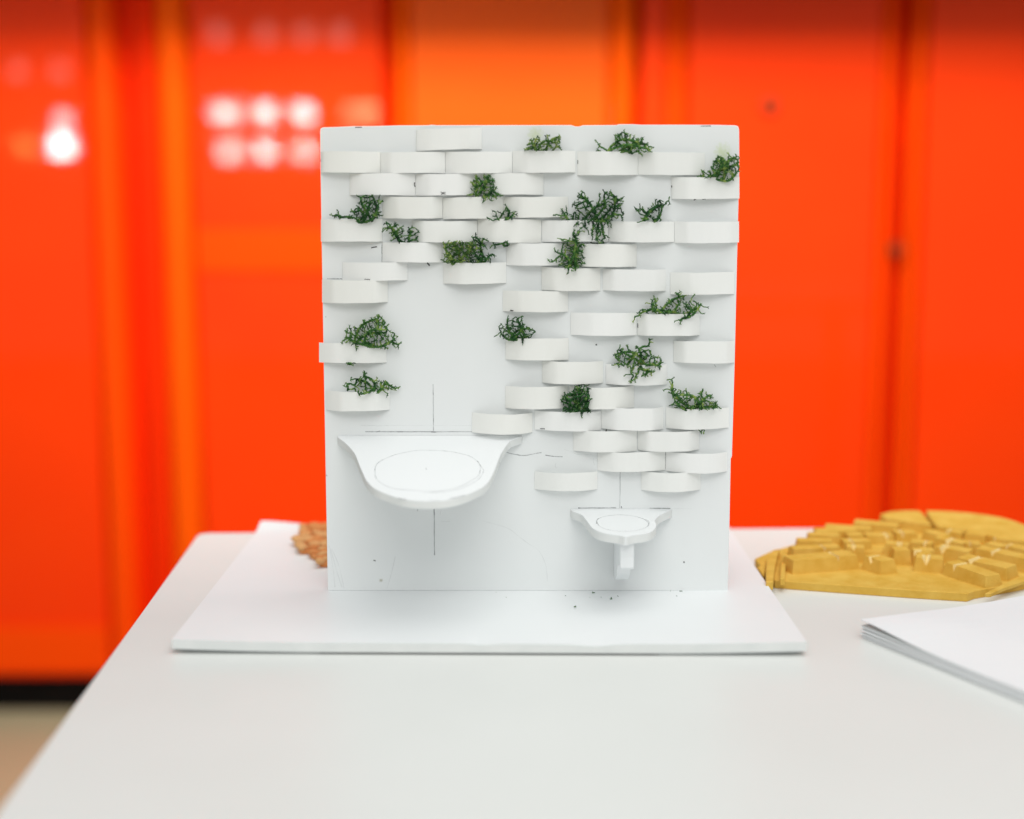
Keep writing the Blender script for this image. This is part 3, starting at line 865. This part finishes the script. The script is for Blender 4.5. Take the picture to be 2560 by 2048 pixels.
MOSS = [
 # label, tone, polygons, roots, spacing, layers
 ('light yellow-green moss tuft in the top row, under the left pale green smudge', 'light', [L(z2, (-28, 305), (-10, 245), (40, 200), (90, 160), (120, 165), (105, 190), (165, 205), (168, 155), (178, 155), (190, 200), (200, 148), (215, 190), (265, 205), (280, 160), (290, 165), (322, 150), (310, 240), (345, 298))], [z2(100, 320), z2(180, 320), z2(240, 322)], 2.3, 1.5),
 ('wide green moss sprig in the top row with a bare twig on its left', 'mid', [L(z2, (685, 312), (712, 290), (705, 240), (668, 205), (685, 208), (722, 245), (720, 285), (820, 292), (865, 262), (862, 150), (945, 140), (958, 105), (1000, 130), (1060, 165), (1135, 180), (1180, 230), (1240, 270), (1245, 315), (1150, 322), (1140, 362), (1120, 352), (1085, 325), (940, 308), (850, 300))], [z2(900, 330), z2(1040, 335), z2(780, 330)], 2.5, 1.2),
 ('bushy green moss at the upper right corner beside the right pale green smudge', 'mid', [L(z2, (1700, 562), (1730, 500), (1800, 520), (1835, 470), (1850, 400), (1895, 350), (1950, 385), (1990, 375), (2000, 330), (2070, 340), (2116, 385), (2120, 520), (2070, 545), (2050, 605), (1990, 588), (1900, 580))], [z2(1800, 590), z2(1880, 592), z2(1950, 592)], 2.3, 1.6),
 ('compact dark green moss tree standing in the second row of pockets', 'mid', [L(z1, (1556, 755), (1620, 712), (1595, 690), (1578, 610), (1625, 590), (1645, 545), (1690, 600), (1715, 545), (1770, 548), (1820, 600), (1835, 680), (1905, 755), (1800, 810), (1785, 770), (1720, 790), (1703, 822), (1685, 760), (1640, 740), (1600, 752))], [z1(1640, 780), z1(1700, 780)], 2.2, 1.9),
 ('green moss on the upper left with one long sprig reaching to the left edge', 'dark', [L(z1, (185, 935), (215, 985), (225, 945), (270, 975), (245, 900), (265, 905), (300, 965), (350, 960), (390, 905), (440, 912), (438, 860), (480, 790), (448, 755), (600, 755), (660, 800), (682, 760), (705, 810), (670, 850), (690, 930), (700, 960), (640, 985), (480, 1020), (440, 985), (290, 990))], [z1(420, 1010), z1(520, 1010), z1(600, 1010)], 2.4, 1.4),
 ('small dark moss sprig whose ends also hang out below its pocket, left of centre', 'dark', [L(z1, (1745, 978), (1830, 965), (1798, 905), (1830, 912), (1900, 905), (1930, 850), (1950, 885), (2032, 920), (2040, 945), (2005, 990), (1850, 985), (1812, 1012)), L(z1, (1775, 1270), (1832, 1288), (1850, 1240), (1920, 1265), (1965, 1245), (1960, 1222), (1820, 1222))], [z1(1850, 1010), z1(1930, 1010), z1(1890, 1180)], 2.6, 1.1),
 ('dark branching moss sprig leaning left in the pocket gap below the upper left bush', 'dark', [L(z1, (695, 1080), (715, 1045), (755, 1015), (775, 1050), (835, 1030), (850, 1080), (880, 1090), (870, 1035), (900, 1045), (920, 1110), (960, 1090), (1012, 1068), (1065, 1110), (1020, 1130), (1055, 1180), (1055, 1218), (880, 1218), (790, 1205), (780, 1140), (800, 1105), (715, 1110))], [z1(880, 1240), z1(960, 1240)], 2.7, 1.0),
 ('large two-toned moss clump, yellowish on its left side, centre left of the wall', 'light', [L(z1, (1290, 1392), (1330, 1330), (1310, 1220), (1440, 1208), (1600, 1222), (1680, 1262), (1700, 1300), (1600, 1330), (1560, 1415), (1350, 1437))], [z1(1400, 1440), z1(1500, 1440)], 2.2, 1.9),
 ('dark forked moss sprig leaning right out of the two-toned clump', 'dark', [L(z1, (1560, 1280), (1640, 1225), (1605, 1190), (1578, 1160), (1625, 1170), (1637, 1130), (1652, 1175), (1712, 1175), (1765, 1210), (1720, 1230), (1755, 1282), (1690, 1262), (1640, 1250)), L(z1, (1570, 1420), (1580, 1330), (1680, 1290), (1700, 1330), (1800, 1325), (1832, 1360), (1790, 1370), (1780, 1415), (1700, 1390), (1660, 1420))], [z1(1600, 1440), z1(1680, 1440)], 2.4, 1.3),
 ('largest dark green moss sprig spreading over two pockets, right of centre', 'dark', [L(z2, (258, 948), (330, 940), (330, 900), (350, 905), (385, 860), (400, 925), (500, 905), (445, 860), (490, 770), (525, 715), (575, 730), (590, 780), (640, 800), (640, 850), (700, 810), (725, 740), (760, 760), (745, 705), (775, 710), (830, 708), (850, 750), (945, 765), (950, 810), (930, 890), (955, 940), (940, 1000), (880, 985), (820, 1000), (820, 1040), (750, 1060), (640, 1010), (540, 990), (400, 1000), (350, 998)), L(z2, (540, 990), (460, 1055), (540, 1080), (610, 1140), (640, 1190), (690, 1160), (635, 1232), (755, 1235), (730, 1190), (810, 1170), (760, 1110), (825, 1080), (800, 1020), (700, 1060), (640, 1010))], [z2(420, 1020), z2(560, 1020), z2(700, 1020)], 2.7, 1.25),
 ('green moss with yellow curled tips hanging below the largest sprig', 'mid', [L(z2, (195, 1385), (225, 1445), (245, 1400), (330, 1360), (255, 1300), (262, 1278), (335, 1330), (340, 1230), (308, 1180), (420, 1190), (450, 1110), (530, 1080), (562, 1112), (520, 1120), (490, 1180), (560, 1255), (555, 1330), (572, 1430), (520, 1460), (490, 1490), (450, 1520), (380, 1545), (400, 1490), (300, 1455), (285, 1412), (350, 1420))], [z2(400, 1490), z2(470, 1490)], 2.3, 1.5),
 ('slender green moss sprig with twigs pointing to the upper right', 'dark', [L(z2, (1090, 1018), (1120, 950), (1072, 890), (1110, 890), (1120, 838), (1150, 870), (1190, 880), (1240, 835), (1250, 860), (1280, 790), (1320, 800), (1300, 850), (1405, 775), (1370, 830), (1420, 845), (1370, 845), (1310, 925), (1275, 960), (1335, 1000), (1300, 1018))], [z2(1150, 1040), z2(1220, 1040)], 2.6, 1.1),
 ('wide moss sprig with a dangling twig in the pocket near the right edge', 'mid', [L(z4, (1046, 548), (1062, 490), (1105, 440), (1150, 425), (1200, 405), (1232, 350), (1170, 335), (1225, 325), (1255, 285), (1300, 325), (1280, 350), (1320, 385), (1365, 370), (1395, 310), (1460, 320), (1475, 250), (1528, 235), (1590, 270), (1560, 320), (1620, 330), (1660, 268), (1650, 330), (1720, 360), (1795, 400), (1700, 410), (1760, 455), (1600, 455), (1560, 510), (1518, 568), (1510, 535), (1460, 530), (1530, 505), (1545, 455), (1300, 448), (1200, 455), (1130, 480), (1075, 505))], [z4(1300, 470), z4(1420, 470), z4(1540, 470)], 2.7, 1.25),
 ('bushy moss in the upper of the two lone pockets at the left edge', 'mid', [L(z3, (290, 748), (330, 690), (330, 630), (372, 575), (385, 610), (418, 588), (445, 635), (500, 620), (480, 578), (525, 522), (568, 550), (535, 590), (590, 600), (575, 515), (620, 475), (662, 465), (700, 490), (770, 560), (760, 610), (800, 650), (835, 648), (895, 742), (862, 808), (810, 760), (740, 812), (660, 800), (570, 792), (620, 765), (480, 750), (430, 825), (450, 755)), L(z3, (328, 946), (425, 946), (420, 965), (385, 980), (350, 955))], [z3(420, 770), z3(520, 770), z3(620, 770), z3(380, 900)], 2.4, 1.35),
 ('low flat moss sprig in the lower of the two lone pockets at the left edge', 'mid', [L(z3, (345, 1222), (425, 1180), (445, 1120), (340, 1185), (330, 1160), (390, 1125), (440, 1110), (388, 1085), (475, 1095), (545, 1105), (508, 1055), (540, 1043), (600, 1110), (640, 1130), (650, 1105), (740, 1128), (780, 1160), (880, 1190), (820, 1225), (745, 1275), (715, 1210), (640, 1220), (570, 1255), (470, 1275), (430, 1215))], [z3(450, 1245), z3(540, 1245), z3(620, 1245)], 2.5, 1.25),
 ('dark forked moss sprig in the pocket right of the blank centre area', 'dark', [L(z3, (1825, 690), (1870, 650), (1915, 635), (1866, 580), (1895, 555), (1940, 570), (1955, 490), (1985, 525), (2030, 485), (2055, 520), (2105, 475), (2080, 540), (2110, 560), (2150, 600), (2170, 590), (2240, 630), (2200, 660), (2200, 695), (2125, 700), (2103, 757), (2090, 695), (1960, 690), (1910, 700))], [z3(1980, 715), z3(2060, 715), z3(2140, 715)], 2.6, 1.15),
 ('round open moss sprig draped over its pocket front, lower right of the wall', 'mid', [L(z4, (835, 972), (880, 955), (895, 920), (862, 870), (905, 770), (930, 800), (1000, 770), (1030, 830), (1065, 850), (1085, 780), (1180, 770), (1205, 718), (1235, 720), (1212, 790), (1240, 870), (1310, 885), (1340, 950), (1325, 1020), (1240, 1070), (1150, 1085), (1095, 1095), (1035, 1150), (1005, 1125), (1075, 1080), (958, 1070), (1035, 1030), (1050, 985), (990, 990), (910, 990))], [z4(980, 980), z4(1080, 985), z4(1180, 985)], 2.7, 1.3),
 ('dense very dark moss ball in the lower middle pocket', 'dark', [L(z4, (328, 1335), (355, 1250), (440, 1250), (455, 1200), (515, 1168), (560, 1190), (615, 1178), (610, 1260), (640, 1315), (595, 1350), (590, 1390), (622, 1430), (560, 1435), (540, 1490), (512, 1435), (380, 1440), (345, 1422), (365, 1375))], [z4(420, 1440), z4(480, 1440), z4(540, 1440)], 1.75, 2.6),
 ('long moss sprig rising to the left in the lowest planted pocket at the right', 'mid', [L(z4, (1345, 1222), (1400, 1240), (1430, 1185), (1390, 1120), (1420, 1120), (1460, 1100), (1440, 1150), (1490, 1225), (1520, 1210), (1545, 1240), (1580, 1210), (1600, 1250), (1650, 1290), (1700, 1275), (1740, 1210), (1775, 1255), (1835, 1262), (1825, 1310), (1880, 1330), (1922, 1405), (1860, 1412), (1720, 1428), (1580, 1400), (1480, 1395), (1405, 1370), (1475, 1345), (1440, 1285)), L(z4, (1712, 1622), (1760, 1622), (1750, 1660), (1725, 1658))], [z4(1540, 1415), z4(1640, 1415), z4(1740, 1415), z4(1735, 1560)], 2.4, 1.5),
]
for i, (label, tone, polys, roots, sp, lay) in enumerate(MOSS):
    NB, par = grow(polys, roots, 11 + i, sp, lay)
    me = moss_mesh('moss_sprig', NB, par, i)
    o = link('moss_sprig', me, M_moss[tone])
    tag(o, label, 'moss', 'moss sprigs tucked into the paper pockets')

# loose crumbs of moss on the base board
def crumbs():
    rnd = random.Random(3)
    V, F = [], []
    zc = Z(1400, 1380, 660 / 2156)
    for (x, y, r) in ((265, 336, 1.1), (120, 450, 1.2), (425, 387, 1.0), (473, 363, .6), (336, 371, .4), (48, 360, .45), (957, 362, .5), (988, 322, .8), (905, 320, .5), (245, 372, .3), (-440, 372, .35), (-520, 330, .3)):
        p = on_z(*zc(x, y), ZB + 0.0004)
        p.y = min(p.y, YP - 0.002)
        for k in range(3):
            d = Vector((rnd.gauss(0, 1), rnd.gauss(0, 1), abs(rnd.gauss(0, 0.3)))).normalized() * r * 0.0016
            a = len(V); s = Vector((-d.y, d.x, 0)).normalized() * r * 0.0003
            V += [p + s, p - s, p + d + s * .4, p + d - s * .4 + Vector((0, 0, .0003 * r)), p + Vector((0, 0, .0006 * r)), p + d + Vector((0, 0, .0006 * r))]
            F += [(a, a + 1, a + 3, a + 2), (a, a + 2, a + 5, a + 4), (a + 1, a + 4, a + 5, a + 3), (a, a + 4, a + 1), (a + 2, a + 3, a + 5)]
    me = mesh_from('moss_crumbs', V, F)
    o = link('moss_crumbs', me, M_moss['dark'])
    o['kind'] = 'stuff'
    o['label'] = 'tiny dark crumbs of moss on the white base board'
crumbs()

# ------------------------------------------------------------------ ochre relief model at the right
def relief():
    t = thing('relief_model', 'round ochre foam relief of blocks and ridges with a straight cut front', 'model', (0.37, 1.14, 0))
    A0, SL = 0.0165, 0.04
    def top(p, extra=0.0): return on_z(p[0], p[1], A0 + extra, SL, 1.07)
    out = [(.1995, 1.138), (.2005, 1.105), (.2035, 1.071), (.25, 1.0575), (.30, 1.0435), (.341, 1.0335), (.349, 1.041), (.395, 1.066), (.46, 1.108), (.50, 1.14), (.525, 1.18), (.49, 1.222), (.44, 1.243), (.374, 1.25), (.32, 1.24), (.28, 1.222), (.245, 1.19), (.215, 1.16)]
    me = prism('base_slab', [Vector((x, y, 0.0066)) for x, y in out], 0.0066)
    # thin the right flank where only a flange shows
    bevel_mesh(me, 0.0005, 1, 40)
    link('base_slab', me, M_relief, t)
    cut = prism('terrace', [Vector((x, y, 0.0125)) for x, y in ((.232, 1.150), (.26, 1.142), (.40, 1.142), (.47, 1.15), (.50, 1.18), (.47, 1.215), (.374, 1.236), (.30, 1.222), (.262, 1.193))], 0, 0.0006, 0.004, zbot=0.0064)
    link('terrace', cut, M_relief, t)
    def bar(p0, p1, depth, notch=None, nd=0.006, nw=0.14, drop=0.0):
        depth *= 1.28
        a, b = top(p0), top(p1)
        e = (b - a); ln = e.length; ed = e.normalized()
        bk = Vector((-ed.y, ed.x, 0)).normalized()
        nw *= 0.62
        ts = [0.0]
        if notch is not None: ts += [notch - nw, notch, notch + nw]
        ts += [1.0]
        V, F = [], []
        fl = 0.0024
        for k, u in enumerate(ts):
            p = a + e * u
            isn = notch is not None and k == 2
            dz = nd if isn else 0
            tf = p + Vector((0, 0, -dz)) - bk * (0.0012 if isn else 0)
            tb = p + bk * depth + Vector((0, 0, -dz * 0.15))
            sx = ed * (-fl * 0.8 if k == 0 else fl * 0.8 if k == len(ts) - 1 else 0)
            bf = Vector((p.x, p.y, 0.0058)) - bk * fl + sx
            bb = Vector((p.x, p.y, 0.0058)) + bk * (depth + fl) + sx
            V += [tf, tb, bb, bf]
        m = len(ts)
        for k in range(m - 1):
            q, r = 4 * k, 4 * k + 4
            F += [(q, r, r + 1, q + 1), (q + 1, r + 1, r + 2, q + 2), (q + 2, r + 2, r + 3, q + 3), (q + 3, r + 3, r, q)]
        F += [(0, 1, 2, 3), tuple(4 * (m - 1) + k for k in (3, 2, 1, 0))]
        me = mesh_from('block', V, F)
        me.materials.append(M_relief); me.materials.append(M_cut)
        if notch is not None:
            for p in me.polygons:
                if p.index in (4, 8): p.material_index = 1
        bevel_mesh(me, 0.00025, 1, 35)
        link('block', me, None, t)
    B = [
     (z8, (742, 846), (1690, 760), .013, .70, .0045, .045), (z9, (-225, 772), (0, 850), .009, .45, .005, .35), (z9, (15, 852), (215, 826), .012, None, 0, 0),
     (z9, (540, 800), (945, 832), .011, .38, .0062, .26), (z9, (990, 868), (1590, 1078), .011, .22, .0055, .07), (z9, (1165, 800), (1890, 962), .013, .28, .0045, .10),
     (z8, (752, 676), (1440, 640), .009, .66, .004, .05), (z8, (1540, 640), (1800, 655), .008, .4, .003, .2),
     (z9, (222, 690), (450, 692), .010, None, 0, 0), (z9, (470, 660), (590, 745), .008, .5, .005, .3), (z9, (625, 694), (815, 700), .009, None, 0, 0), (z9, (835, 640), (1325, 716), .010, .22, .006, .18),
     (z9, (1440, 662), (2350, 858), .011, .28, .004, .06),
     (z8, (812, 552), (1330, 562), .009, None, 0, 0), (z8, (1510, 566), (1900, 556), .009, .3, .004, .1), (z9, (80, 590), (430, 620), .009, .6, .004, .2), (z9, (445, 562), (770, 602), .009, .7, .005, .15),
     (z9, (805, 500), (1235, 592), .009, .5, .005, .16), (z9, (1290, 590), (1510, 600), .009, .3, .005, .15), (z9, (1570, 590), (1800, 640), .009, None, 0, 0), (z9, (1850, 620), (2350, 720), .010, .1, .004, .06),
     (z8, (985, 466), (1440, 470), .009, None, 0, 0), (z8, (1570, 474), (1800, 470), .009, None, 0, 0), (z9, (-200, 472), (205, 470), .009, .75, .004, .15), (z9, (250, 436), (560, 432), .010, .3, .005, .15),
     (z9, (650, 400), (930, 484), .009, None, 0, 0), (z9, (965, 400), (1210, 440), .009, .2, .005, .16), (z9, (1270, 436), (1570, 480), .010, None, 0, 0), (z9, (1690, 512), (2350, 590), .011, .05, .004, .05),
     (z8, (1085, 404), (1700, 404), .009, None, 0, 0), (z8, (1215, 340), (1900, 385), .010, None, 0, 0), (z8, (1640, 275), (2300, 335), .011, None, 0, 0),
    ]
    for (z, p0, p1, dep, no, nd, nw) in B:
        bar(z(*p0), z(*p1), dep, no, nd, nw)
    def plate(z, pts, extra, zb, flare=0.001):
        me = prism('plate', [top(z(*p), extra) for p in pts], 0, 0.0007, flare, zbot=zb)
        link('plate', me, M_relief, t)
    plate(z9, [(0, 150), (150, 112), (340, 98), (550, 95), (625, 112), (700, 215), (770, 300), (430, 262), (90, 215)], 0.0, 0.0116)
    plate(z9, [(690, 96), (900, 100), (1100, 112), (1350, 132), (1600, 162), (1800, 195), (1980, 240), (2160, 305), (2400, 420), (2400, 540), (1700, 480), (1240, 372), (870, 332), (780, 250)], 0.0, 0.0116)
    def rib(z, pts, zt):
        me = prism('ridge', [on_z(*z(*p), zt) for p in pts], 0, 0.0006, 0.0004, zbot=0.0055)
        link('ridge', me, M_relief, t)
    rib(z8, [(200, 950), (300, 850), (325, 850), (318, 1000), (300, 1080)], 0.0085)
    rib(z8, [(345, 820), (420, 692), (535, 668), (500, 780), (460, 960), (437, 1165), (330, 1165), (325, 1000)], 0.0120)
    rib(z8, [(600, 690), (735, 605), (738, 650), (680, 710), (640, 800), (620, 960), (612, 1110), (540, 1112), (545, 960), (560, 800)], 0.0115)
    rib(z9, [(1570, 1335), (1665, 1335), (1850, 1250), (2156, 1150), (2400, 1080), (2400, 1000), (2156, 1075), (1850, 1190)], 0.0088)
relief()

# ------------------------------------------------------------------ stack of paper at the lower right
def paper_stack():
    t = thing('paper_stack', 'stack of large white sheets at the right edge of the table', 'paper', (0.4, 0.9, 0))
    c0 = on_z(2154, 1560, 0.010); c0.z = 0
    e2 = Vector((math.cos(math.radians(29)), math.sin(math.radians(29)), 0))
    e1 = Vector((0.455, -0.89, 0)).normalized()
    rnd = random.Random(8)
    z = 0.0003
    specs = [(0.0013, M_sheet), (0.00025, M_sheet_grey), (0.0010, M_sheet), (0.0002, M_sheet_grey), (0.0013, M_sheet), (0.00025, M_sheet_grey), (0.0011, M_sheet), (0.0003, M_sheet_grey), (0.0006, M_sheet)]
    for k, (th, m) in enumerate(specs):
        s = c0 + e1 * rnd.uniform(-0.0006, 0.0006) + e2 * rnd.uniform(-0.0008, 0.0008)
        if m is M_sheet_grey: s = s + e2 * 0.0005 + e1 * 0.0005
        nu, nv = 24, 10
        V, F = [], []
        for top in (0, 1):
            for j in range(nv + 1):
                for i in range(nu + 1):
                    u, v = i / nu, j / nv
                    p = s + e1 * 0.297 * u + e2 * 0.42 * v
                    lift = 0.0
                    lift = 0.0021 * (k / 7) * math.exp(-(u / 0.22) ** 2 - (v / 0.22) ** 2)
                    if k == 8: lift += 0.0030 * math.exp(-(u / 0.13) ** 2 - (v / 0.13) ** 2)
                    V.append(Vector((p.x, p.y, z + th * top + lift - 0.00002 * (1 - top))))
        w = nu + 1; o = (nv + 1) * w
        for j in range(nv):
            for i in range(nu):
                a = j * w + i
                F += [(o + a, o + a + 1, o + a + w + 1, o + a + w), (a, a + w, a + w + 1, a + 1)]
        lp = [i for i in range(nu)] + [j * w + nu for j in range(nv)] + [nv * w + i for i in range(nu, 0, -1)] + [j * w for j in range(nv, 0, -1)]
        for q in range(len(lp)):
            a, b = lp[q], lp[(q + 1) % len(lp)]
            F.append((a, b, o + b, o + a))
        link('sheet', mesh_from('sheet', V, F), m, t)
        z += th + 0.00015
paper_stack()

# ------------------------------------------------------------------ orange clay cluster behind the panel
def clay_cluster():
    zc = Z(400, 1240, 500 / 2156)
    poly2 = [(1535, 345), (1500, 420), (1462, 490), (1485, 560), (1515, 597), (1595, 597), (1620, 640), (1715, 690), (1720, 735), (1806, 738), (1990, 720), (2060, 560), (2000, 400), (1900, 345)]
    poly = [on_z(*zc(*p), ZB + 0.003) for p in poly2]
    pl = [(p.x, p.y) for p in poly]
    t = thing('clay_relief', 'orange clay relief of knobbly lumps half hidden behind the white panel', 'model', (-0.15, 1.18, ZB))
    link('clay_base', prism('clay_base', [Vector((p.x, p.y, ZB + 0.0048)) for p in poly], 0.0046, 0.0015, segs=2), M_coral, t)
    rnd = random.Random(21)
    meshes = []
    for k in range(5):
        bm = bmesh.new(); bmesh.ops.create_icosphere(bm, subdivisions=2, radius=1)
        for v in bm.verts:
            v.co *= 1 + 0.35 * mnoise.noise(v.co * 1.7 + Vector((k * 7, 0, 0)))
            v.co.z *= 0.6
        me = bpy.data.meshes.new('lump'); bm.to_mesh(me); bm.free()
        me.materials.append(M_coral if k % 2 else M_coral_pale)
        me.polygons.foreach_set('use_smooth', [True] * len(me.polygons))
        meshes.append(me)
    x0, x1 = min(p[0] for p in pl), max(p[0] for p in pl); y0, y1 = min(p[1] for p in pl), max(p[1] for p in pl)
    n = 0; placed = []
    for _ in range(3000):
        x, y = rnd.uniform(x0, x1), rnd.uniform(y0, y1)
        if not inside(pl, x, y): continue
        if any(math.hypot(x - a, y - b) < 0.0075 for a, b in placed): continue
        placed.append((x, y))
        o = link('lump', rnd.choice(meshes), None, t, (x, y, ZB + 0.0055))
        s = rnd.uniform(0.0034, 0.0052)
        o.scale = (s * rnd.uniform(.9, 1.5), s * rnd.uniform(.9, 1.4), s)
        o.rotation_euler = (0, 0, rnd.uniform(0, 6.28))
        n += 1
        if n > 110: break
clay_cluster()
bpy.context.view_layer.update()
